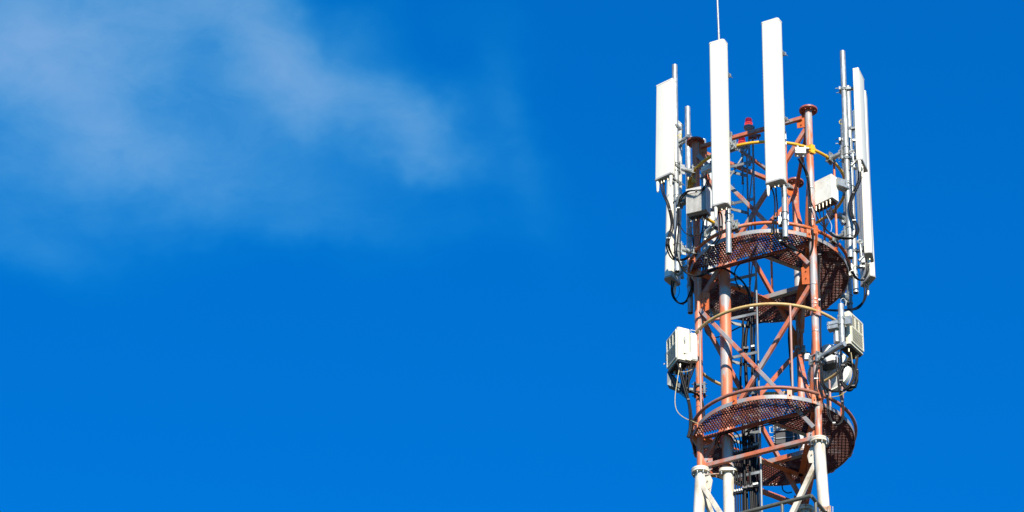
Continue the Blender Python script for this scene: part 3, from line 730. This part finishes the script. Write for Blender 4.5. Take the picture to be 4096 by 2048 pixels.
mb.build('pipe_clamp', 'galv', s_)
o2 = o-t2*.075-UP*.085
MB().prism(rrect(.1, .07, .006, 2), o2-UP*.16+V((.03, .04, 0)), V((.92, .4, 0)), V((.4, -.92, 0)), UP*.18).build('backing_box', 'box', s_)

# microwave dish on the back leg
dn = V((.38, .925, 0)).normalized(); o = UY(3312, 1480, 1.02)
t = thing('microwave_dish', o, 'round white microwave dish seen from behind, below the right cream unit', 'dish')
MB().lathe([(.05, -.06), (.10, -.055), (.19, -.02), (.262, .028), (.270, .03)], o, dn, 48).build('reflector', 'dishw', t)
MB().lathe([(.268, .024), (.283, .024), (.283, .09), (.270, .10), (0, .115)], o, dn, 48).build('rim', 'white', t)
ro = UY(3318, 1430, .80); xx = dn.cross(UP)
MB().cyl(ro+UP*.02, ro+UP*.135, .098, .095, seg=32).cyl(ro+UP*.135, ro+UP*.14, .06, seg=24).prism(rrect(.2, .15, .02, 3), ro-UP*.10, xx, dn, UP*.13).build('radio_housing', 'dishw', t)
MB().prism(rrect(.19, .14, .01, 2), ro-UP*.135, xx, dn, UP*.035).build('radio_base', 'blackp', t)
MB().box((ro+o)/2-UP*.02, dn, xx, UP, .12, .04, .05).build('neck', 'dgalv', t)
bl_ = at(BK, o.z+.1)
MB().tube([bl_+V((.04, 0, 0)), bl_+V((.20, .12, 0)), o-dn*.07+V((-.02, 0, .05))], .02, 12).box(bl_+V((0, -.02, 0)), (1, 0, 0), (0, 1, 0), UP, .065, .05, .05).build('mount', 'dgalv', t)
MB().prism(rrect(.07, .05, .01, 2), UY(3229, 1440, .62), V((1, 0, 0)), V((0, 1, 0)), UP*.08).cyl(UY(3222, 1420, .6), UY(3222, 1398, .6), .009, seg=10).build('alignment_unit', 'box', t)

# dark radio box low at the back
x, n_ = frame_of((-.12, -1)); o = UY(3148, 1785, .60)
t = thing('radio_unit', o, 'dark finned radio box under the lower platform, seen between the legs', 'radio unit')
MB().prism(rrect(.27, .15, .012, 2), o, x, n_, UP*.38).build('housing', 'blackp', t)
MB().box(o+n_*.085+UP*.26+x*.01, n_, x, UP, .012, .115, .09).build('cover', 'fin', t)
fn = MB()
for i in range(11): fn.box(o+n_*.104+UP*.26+x*(-.085+i*.019), n_, x, UP, .008, .0025, .08)
for i in range(14): fn.box(o-x*.14+UP*(.03+i*.024), x, n_, UP, .012, .06, .003)
fn.build('fins', 'fin', t)
for zz in (.26, .12): MB().tube([o-x*.15+UP*(zz+.03), o-x*.20+UP*(zz+.03), o-x*.20+UP*(zz-.05), o-x*.15+UP*(zz-.05)], .006, 6).build('handle', 'white', t)
MB().box(o+n_*.05+UP*.07, n_, x, UP, .035, .12, .006).build('lower_shelf', 'dgalv', t)
for u_ in (-.09, -.03, .04, .09):
    p = o+x*u_; MB().cyl(p, p-UP*.05, .011, seg=10).build('connector', 'blackp', t)
q = at(BK, o.z+.2); MB().box((q+o+x*.13+UP*.2)/2, (1, .1, 0), (0, 1, 0), UP, .04, .05, .09).build('mounting_bracket', 'dgalv', t)
MB().ring(q+UP*.05, .055, .006, seg=24, ts=6).ring(q-UP*.08, .055, .006, seg=24, ts=6).build('u_bolt', 'galv', t)

# ------------------------------------------------------------------ cables
def cable(pts, r, label, cat='cable', m='black', n=1, spread=.016, ties=0, grp=None, world=False, name=None):
    P = [V(p) if world else UY(*p) for p in pts]
    if n == 1 and not ties:
        o = MB().tube(smooth_path(P), r, 8).build(name or 'cable', m); tag(o, label, cat, grp); return o
    t = thing(name or 'cable_bundle', P[0], label, 'cable bundle', grp)
    for k in range(n):
        th = 2*math.pi*k/max(n, 1)+.6; off = V((math.cos(th)*spread, math.sin(th)*spread*.7, 0))
        Q = []
        for i, p in enumerate(P):
            s1 = 1 if i not in (0,) else 1.6
            Q.append(p+off*s1*1.1+V((random.uniform(-1, 1), random.uniform(-1, 1), random.uniform(-.5, .5)))*.006)
        MB().tube(smooth_path(Q), r*1.2, 8).build('cable', m, t)
    S_ = smooth_path(P)
    for i in range(ties):
        p = S_[int((i+1)*(len(S_)-1)/(ties+1))]
        MB().box(p, (1, 0, 0), (0, 1, 0), (0, 0, 1), (spread+r+.003)*(.8 if i % 2 else .55), spread*.7+r+.003, .007 if i % 2 else .010).build('cable_tie', 'galv' if i % 3 == 1 else 'blackp', t)
    return t
Y = -.62
cable([(2650, 722, Y), (2654, 770, Y), (2672, 812, Y), (2686, 870, Y), (2688, 910, Y), (2674, 955, Y), (2672, 985, Y), (2690, 1028, -.5), (2712, 1040, -.45), (2735, 1038, -.3), (2758, 1022, -.25)], .0075, 'black cable bundle hanging from the leftmost panel and curving under its pole', n=3, ties=3)
cable([(2868, 845, -1.2), (2882, 858, -1.15), (2885, 905, -1.1), (2878, 945, -1.08), (2850, 985, -1.02), (2832, 1010, -1.0), (2824, 1035, -.98), (2820, 1070, -.95), (2812, 1095, -.8)], .0075, 'black cables from the second tall panel running along the platform edge', n=2, ties=3)
cable([(3094, 750, -1.2), (3100, 780, -1.15), (3103, 830, -1.1), (3101, 890, -1.06), (3101, 935, -1.02), (3118, 958, -.99), (3138, 980, -.95), (3180, 1000, -.8), (3215, 1010, -.7)], .0075, 'black cables from the tallest panel dropping to the upper platform', n=2, ties=2)
cable([(2829, 697, -.72), (2830, 725, -.72), (2812, 755, -.74), (2790, 762, -.76), (2752, 766, -.7), (2728, 785, -.62), (2715, 815, -.56), (2712, 880, -.55), (2706, 960, -.54), (2704, 1010, -.54), (2718, 1055, -.5), (2750, 1093, -.45), (2795, 1105, -.45), (2835, 1085, -.5), (2870, 1072, -.5), (2905, 1078, -.45), (2950, 1108, -.35), (2980, 1140, -.2), (3000, 1190, -.15), (3005, 1260, -.15)], .007, 'long black cable pair from the left junction box down past the pole to the ladder', n=2, ties=5, spread=.010)
cable([(2712, 870, -.56), (2722, 905, -.56), (2745, 935, -.58), (2775, 942, -.6), (2800, 938, -.6), (2820, 918, -.6), (2828, 880, -.6), (2828, 868, -.6)], .006, 'black cable looping below the left finned radio unit')
cable([(2768-18*math.cos(a*.5), 928-18*math.sin(a*.5), -.62) for a in range(13)], .0045, 'small black cable coil under the left finned radio unit')
cable([(2752, 878, -.62), (2756, 905, -.62), (2768, 940, -.6), (2774, 985, -.5)], .006, 'thin black cable hanging from the left finned radio, blue-ringed near its top')
cable([(2772, 878, -.62), (2773, 910, -.62), (2775, 950, -.6), (2774, 990, -.5)], .006, 'thin straight black cable hanging from the left finned radio down to the platform')
cable([(2820, 872, -.6), (2812, 905, -.58), (2803, 950, -.5), (2797, 1000, -.4)], .007, 'black cable dropping behind the left orange post from the finned radio')
cable([(2690, 1125, .38), (2690, 1165, .38), (2698, 1195, .36), (2720, 1214, .33), (2745, 1207, .3), (2762, 1175, .22), (2772, 1140, .1), (2778, 1110, 0)], .0075, 'black cable pair looping under the low left panel', n=2, ties=1, spread=.008)
cable([(2712, 1135, .4), (2718, 1160, .4), (2712, 1185, .38), (2700, 1198, .36)], .003, 'thin black wire below the low left panel')
cable([(2700, 560, -.44), (2706, 548, -.5), (2722, 535, -.5), (2725, 545, -.5), (2718, 552, -.5), (2706, 535, -.45)], .0045, 'small yellow wire loop on the tall left pole', m='ycable')
cable([(3362, 480, -.7), (3357, 487, -.75), (3362, 497, -.75), (3370, 494, -.7)], .0045, 'small yellow wire loop on the tallest right-hand pole', m='ycable')
# right side
cable([(3440, 672, -.72), (3438, 715, -.74), (3425, 750, -.76), (3408, 785, -.78), (3400, 820, -.8), (3408, 865, -.8), (3425, 900, -.82), (3430, 925, -.84), (3415, 950, -.86), (3380, 953, -.88), (3340, 945, -.88), (3318, 930, -.85)], .0075, 'black cable bundle from the right front panel looping round its pole', n=4, ties=3)
c5 = []
for i, p in enumerate(cR):
    a = p; b = a-UP*.06; e = UY(3303, 915, -.86); f_ = UY(3316, 928, -.86)
    MBp = smooth_path([a, b, (b+e)/2+V((.01*(i-2), 0, -.01)), e, f_])
    o = MB().tube(MBp, .0065, 8).build('cable', 'black')
    tag(o, '%s black cable in the row under the white radio box' % ('leftmost', 'second from left', 'middle', 'fourth from left', 'rightmost')[i], 'cable', 'cables under the white radio box')
cable([(3195, 632, -.9), (3212, 665, -.88), (3228, 700, -.83), (3238, 760, -.82), (3243, 815, -.82), (3240, 850, -.82), (3240, 890, -.82), (3252, 935, -.82), (3250, 985, -.80), (3240, 1020, -.78)], .0065, 'black cables strapped down the right leg from the right junction box', n=3, ties=3, spread=.010)
cable([(3214, 632, -.9), (3218, 660, -.88), (3232, 720, -.83), (3243, 800, -.82), (3262, 850, -.85), (3275, 880, -.85)], .0065, 'single black cable crossing the right leg towards the white radio box')
cable([(3305, 855, -.85), (3320, 885, -.86), (3327, 905, -.86), (3323, 930, -.86)], .003, 'thin pale wire loop beside the cables under the white radio box', m='box')
cable([(3472, 1055, 0), (3470, 1085, 0), (3460, 1110, -.02), (3445, 1121, -.05), (3425, 1112, -.1), (3408, 1085, -.15), (3393, 1055, -.2), (3375, 1035, -.25), (3350, 1010, -.3), (3310, 1008, -.35), (3278, 1020, -.6), (3274, 1050, -.7), (3276, 1150, -.72), (3278, 1250, -.74), (3280, 1330, -.74), (3282, 1410, -.74)], .0075, 'black cable pair from the middle right panel, under the platform and down the right leg', n=2, ties=5, spread=.011)
cable([(3461, 1130, .7), (3462, 1170, .7), (3455, 1205, .66), (3430, 1232, .55), (3395, 1240, .4), (3340, 1241, .2), (3290, 1240, .0)], .0085, 'thick black cable pair sweeping from the lowest right panel behind the cream unit', n=2, ties=0, spread=.010)
# cables of the right unit
for k in range(1):
    P_ = []
    for i in range(64):
        a = i*.45; rr = .090+.010*math.sin(i*.7)+.018*(i % 5)/5; P_.append(UY(3394, 1502, -.93)+V((math.cos(a)*rr*1.0, .01*math.sin(i*1.3), math.sin(a)*rr*1.8)))
    t = thing('cable_coil', P_[0], 'thick coil of black cable hanging below the right cream unit', 'cable coil')
    MB().tube(smooth_path(P_, 3), .0115, 8).build('cable', 'black', t)
    P_ = [p+V((random.uniform(-.008, .008), .014, random.uniform(-.01, .01))) for p in P_]
    MB().tube(smooth_path(P_, 3), .0115, 8).build('cable', 'black', t)
    for a in (.4, 2.2, 3.6, 5.2):
        p = UY(3394, 1502, -.94)+V((math.cos(a)*.098, 0, math.sin(a)*.17)); MB().box(p, (1, 0, 0), (0, 1, 0), UP, .022, .02, .008).build('cable_tie', 'blackp', t)
    for dx, r_ in ((0, 0), (14, .006), (-8, -.01)): pass
cable([(3350, 1430, -.92), (3352, 1500, -.95), (3358, 1560, -.96), (3368, 1600, -.98), (3372, 1650, -1.0), (3366, 1685, -1.0), (3348, 1699, -1.0), (3325, 1682, -1.0), (3313, 1650, -1.0), (3310, 1600, -.96), (3305, 1570, -.92), (3292, 1535, -.88), (3286, 1500, -.86), (3284, 1460, -.86)], .0065, 'black cable pair hanging in a long U below the right cream unit', n=2, ties=3, spread=.010)
cable([(3345, 1420, -.9), (3325, 1414, -.9), (3300, 1425, -.88), (3275, 1450, -.86), (3264, 1490, -.85), (3262, 1530, -.84), (3268, 1580, -.83), (3268, 1610, -.80)], .0065, 'black cables arching from the bent pipe down the right leg', n=2, ties=2, spread=.009)
cable([(3284, 1490, -.88), (3292, 1540, -.9), (3320, 1562, -.94), (3350, 1567, -.96), (3385, 1555, -.97), (3412, 1520, -.97), (3424, 1470, -.97), (3432, 1420, -.96)], .008, 'black cable bowing under the coil up to the right cream unit', n=2, ties=1, spread=.008)
cable([(3398, 1392, -.95), (3402, 1430, -.96), (3411, 1470, -.97), (3412, 1510, -.97), (3400, 1545, -.96)], .006, 'black cable hanging straight from the near gland of the right cream unit')
cable([(3404, 1410, -.94), (3409, 1450, -.95), (3406, 1500, -.95), (3395, 1535, -.94)], .0045, 'tan cable among the black ones under the right cream unit', m='tan')
for i_, (xa, lb) in enumerate(((3302, 'left'), (3312, 'right'))):
    cable([(xa, 1462, .74), (xa+1, 1490, .78), (xa-2, 1515, .8)], .004, 'thin dark lead under the dish radio, %s one of two' % lb)
cable([(3318, 1592, -.95), (3330, 1588, -.97), (3360, 1582, -1.0), (3385, 1565, -1.02)], .004, 'thin yellow-ended wire beside the lower orange ring at right', m='ycable')
# cables of the left unit
cable([(2716, 1455, -.42), (2720, 1480, -.42), (2732, 1530, -.42), (2748, 1580, -.42), (2758, 1620, -.45), (2763, 1670, -.48), (2761, 1715, -.5), (2753, 1750, -.5)], .0105, 'thick black cables curving down from the left cream unit, loose end low', n=2, ties=1, spread=.011)
cable([(2716, 1480, -.45), (2708, 1530, -.46), (2701, 1580, -.48), (2701, 1620, -.5), (2712, 1650, -.5), (2738, 1672, -.5), (2770, 1685, -.48), (2795, 1697, -.45)], .005, 'tan cable bowing out from the left cream unit to the platform', m='tan')
cable([(2745, 1450, -.35), (2750, 1500, -.35), (2748, 1540, -.34), (2738, 1565, -.33), (2733, 1540, -.32), (2742, 1500, -.32)], .0105, 'looped bunch of black cables under the left cream unit', n=4, ties=1, spread=.02)
cable([(2777, 1455, -.35), (2768, 1490, -.33), (2756, 1525, -.33), (2750, 1552, -.3), (2775, 1570, -.28), (2797, 1585, -.22), (2810, 1620, -.2), (2815, 1680, -.18)], .0065, 'black cables running from the left cream unit round the left leg', n=3, ties=1, spread=.012)
cable([(2688, 1485, -.24), (2690, 1515, -.26), (2705, 1545, -.3), (2725, 1560, -.32), (2738, 1578, -.34)], .007, 'black cable following the dark support arm of the left unit')
cable([(2715, 1487, -.44), (2735, 1488, -.42), (2755, 1484, -.4), (2768, 1478, -.38)], .004, 'short tan wire across the underside of the left cream unit', m='tan')
cable([(2818, 1300, .9), (2822, 1325, .9), (2838, 1345, .9), (2862, 1350, .88), (2895, 1340, .6), (2960, 1308, .3), (3000, 1300, .1), (3100, 1278, .2)], .0085, 'black cable sagging from the back-left panel across to the ladder')
# feeder runs on the ladder
def run(x0, y0, Yd, r, label, y1=2048, xs_=None):
    a = UY(x0, y0, Yd); p = [a, V((a.x, a.y, a.z-.5)), V((a.x+.004, a.y, 20)), V((a.x, a.y, GZ+.1))]
    return p
def feeders(items, grp, lab):
    for i, (x0, y0, Yd, r) in enumerate(items):
        a = UY(x0, y0, Yd); P = [a]; z = a.z
        while z > 26: z -= .35; P.append(V((a.x+random.uniform(-1, 1)*.004, a.y+random.uniform(-1, 1)*.004, z)))
        P.append(V((a.x, a.y, GZ+.1))); o = MB().tube(smooth_path(P, 3), r, 8).build('feeder_cable', 'black')
        tag(o, lab[i], 'cable', grp)
GF = 'feeder cables running down the ladder'
od = ('leftmost', 'second', 'third', 'fourth', 'fifth', 'sixth')
feeders([(2939+9.5*i, 1800, -.22, .0085) for i in range(4)], GF, ['%s of four thin black feeders right of the white tube' % k for k in od[:4]])
feeders([(2974, 1700, -.25, .0175), (2981, 1700, -.18, .0165), (2995, 1690, -.25, .0175), (3003, 1690, -.18, .0165)], GF,
        ['thick black feeder of the first thick pair, front', 'thick black feeder of the first thick pair, back', 'thick black feeder of the second thick pair, front', 'thick black feeder of the second thick pair, back'])
feeders([(3001+6.5*i, 1245, -.17+.02*i, .0100) for i in range(3)]+[(3027, 1560, -.12, .007)], GF,
        ['%s black feeder in the group against the ladder rail, starting at the upper platform' % k for k in ('left', 'middle', 'right')]+['thin black feeder hugging the ladder rail, starting lower'])
cable([(2972, 1275, -.12), (2972, 1350, -.12), (2966, 1430, -.12), (2962, 1500, -.12), (2964, 1570, -.12), (2972, 1700, -.2)], .0135, 'wavy black cable with a taped joint between tube and ladder', n=1)
cable([(2997, 1275, -.1), (2985, 1330, -.12), (2981, 1400, -.14), (2984, 1500, -.16), (2990, 1600, -.18), (2994, 1705, -.22)], .021, 'thickest black cable between tube and ladder, bound in tape')
MB_ = MB().cyl(UY(2983, 1345, -.12), UY(2981, 1420, -.14), .021, .022, seg=12).cyl(UY(2962, 1480, -.12), UY(2963, 1520, -.12), .016, .016, seg=12)
# clamp blocks
def block(px, py, Yd, nb, pitch, label, big=False):
    o = UY(px, py, Yd); t = thing('cable_clamp', o, label, 'cable clamp', 'cable clamp blocks on the ladder')
    w2 = (nb-1)*pitch/2+.016
    MB().box(o+V((0, .012, 0)), (1, -.32, 0), (.32, 1, 0), UP, w2, .02, .016).build('block', 'blackp', t)
    for i in range(nb):
        c = o+V((1, -.32, 0)).normalized()*((i-(nb-1)/2)*pitch)+V((0, -.014, .014))
        if big: MB().box(c, (1, 0, 0), (0, 1, 0), UP, .03, .022, .016).bolt(c+V((0, -.022, .01)), (.3, -1, .6), .009, .012).build('clamp', 'blackp', t)
        else: MB().box(c, (1, 0, 0), (0, 1, 0), UP, .009, .012, .013).build('clamp', 'galv', t)
for yy, nm in ((1810, 'upper'), (1968, 'lower')):
    block(2954, yy, -.24, 4, .029, '%s row of four small silver clamps on the thin cables' % nm)
    block(2990, yy-12, -.27, 2, .066, '%s pair of black clamps on the thick cables' % nm, True)
    block(3022, yy-25, -.24, 3, .022, '%s trio of silver clamps against the ladder rail' % nm)
block(2984, 1400, -.16, 1, .03, 'black clamp on the thickest cable above the middle of the ladder', True)
block(3011, 1392, -.24, 2, .022, 'small silver clamp pair on the ladder between the two platforms')
block(3006, 1238, -.24, 2, .022, 'small silver clamp pair behind the pale yellow ring')
# messy feeder tails under the lower platform
for i, (pts, lb) in enumerate((
    ([(2945, 1795, -.24), (2935, 1765, -.26), (2912, 1738, -.28), (2885, 1740, -.28), (2872, 1765, -.26), (2878, 1790, -.2)], 'black cable curling in front of the orange tube below the lower platform'),
    ([(2954, 1795, -.24), (2945, 1760, -.28), (2925, 1735, -.3), (2895, 1728, -.32), (2870, 1745, -.3), (2860, 1780, -.25)], 'black cable looping widest round the orange tube below the lower platform'),
    ([(2963, 1795, -.24), (2958, 1750, -.28), (2940, 1728, -.3), (2910, 1722, -.32)], 'short black cable bending left above the thin feeders'),
    ([(2972, 1795, -.24), (2970, 1755, -.28), (2985, 1725, -.3), (3040, 1700, -.4), (3110, 1682, -.55), (3190, 1668, -.68), (3240, 1640, -.78)], 'upper black cable slanting from the feeders to the right leg'),
    ([(2985, 1760, -.26), (3000, 1722, -.3), (3045, 1706, -.4), (3115, 1690, -.55), (3180, 1680, -.65), (3225, 1655, -.75), (3250, 1618, -.80)], 'lower black cable slanting from the feeders to the right leg'),
    ([(3010, 1790, -.22), (3014, 1760, -.22), (3005, 1735, -.24), (2985, 1722, -.26)], 'black cable arching from the thick feeders to the ladder group'),
    ([(2960, 1160, -.2), (2942, 1120, -.3), (2940, 1085, -.4), (2955, 1060, -.45), (2985, 1045, -.5), (3030, 1035, -.5), (3075, 1025, -.5), (3150, 1005, -.6), (3190, 1050, -.68), (3232, 1040, -.75)], 'black cable curving under the upper platform between ladder and right leg'),
    ([(3128, 1938, .7), (3132, 1960, .7), (3150, 1972, .7), (3168, 1968, .7)], 'black cable loop hanging below the back of the lower platform'),
    ([(2935, 735, -.1), (2940, 770, -.1), (2955, 785, -.1), (2970, 788, -.05), (2973, 728, .02)], 'thin black wire loop below the lower warning beacon'),
    ([(2998, 655, -.1), (2990, 672, -.1), (2975, 672, -.12), (2965, 660, -.15)], 'thin black wire from the stem of the higher warning beacon'),
    ([(3158, 1310, .7), (3155, 1350, .7), (3160, 1430, .7), (3163, 1500, .7), (3170, 1560, .7), (3178, 1600, .7)], 'thick black cable running down the back leg behind the orange post'))):
    cable(pts, .0035 if 'wire' in lb else (.012 if 'thick black cable running' in lb else .0075), lb)
mb = MB().prism(rrect(.14, .09, .03, 3), UY(2990, 1752, -.2), V((1, 0, 0)), V((0, 1, 0)), UP*.17); t = tag(mb.build('splice_box', 'blackp'), 'black splice box at the top of the thick feeder cables', 'splice box')
for o in bpy.data.objects:
    if '_w' in o: del o['_w']
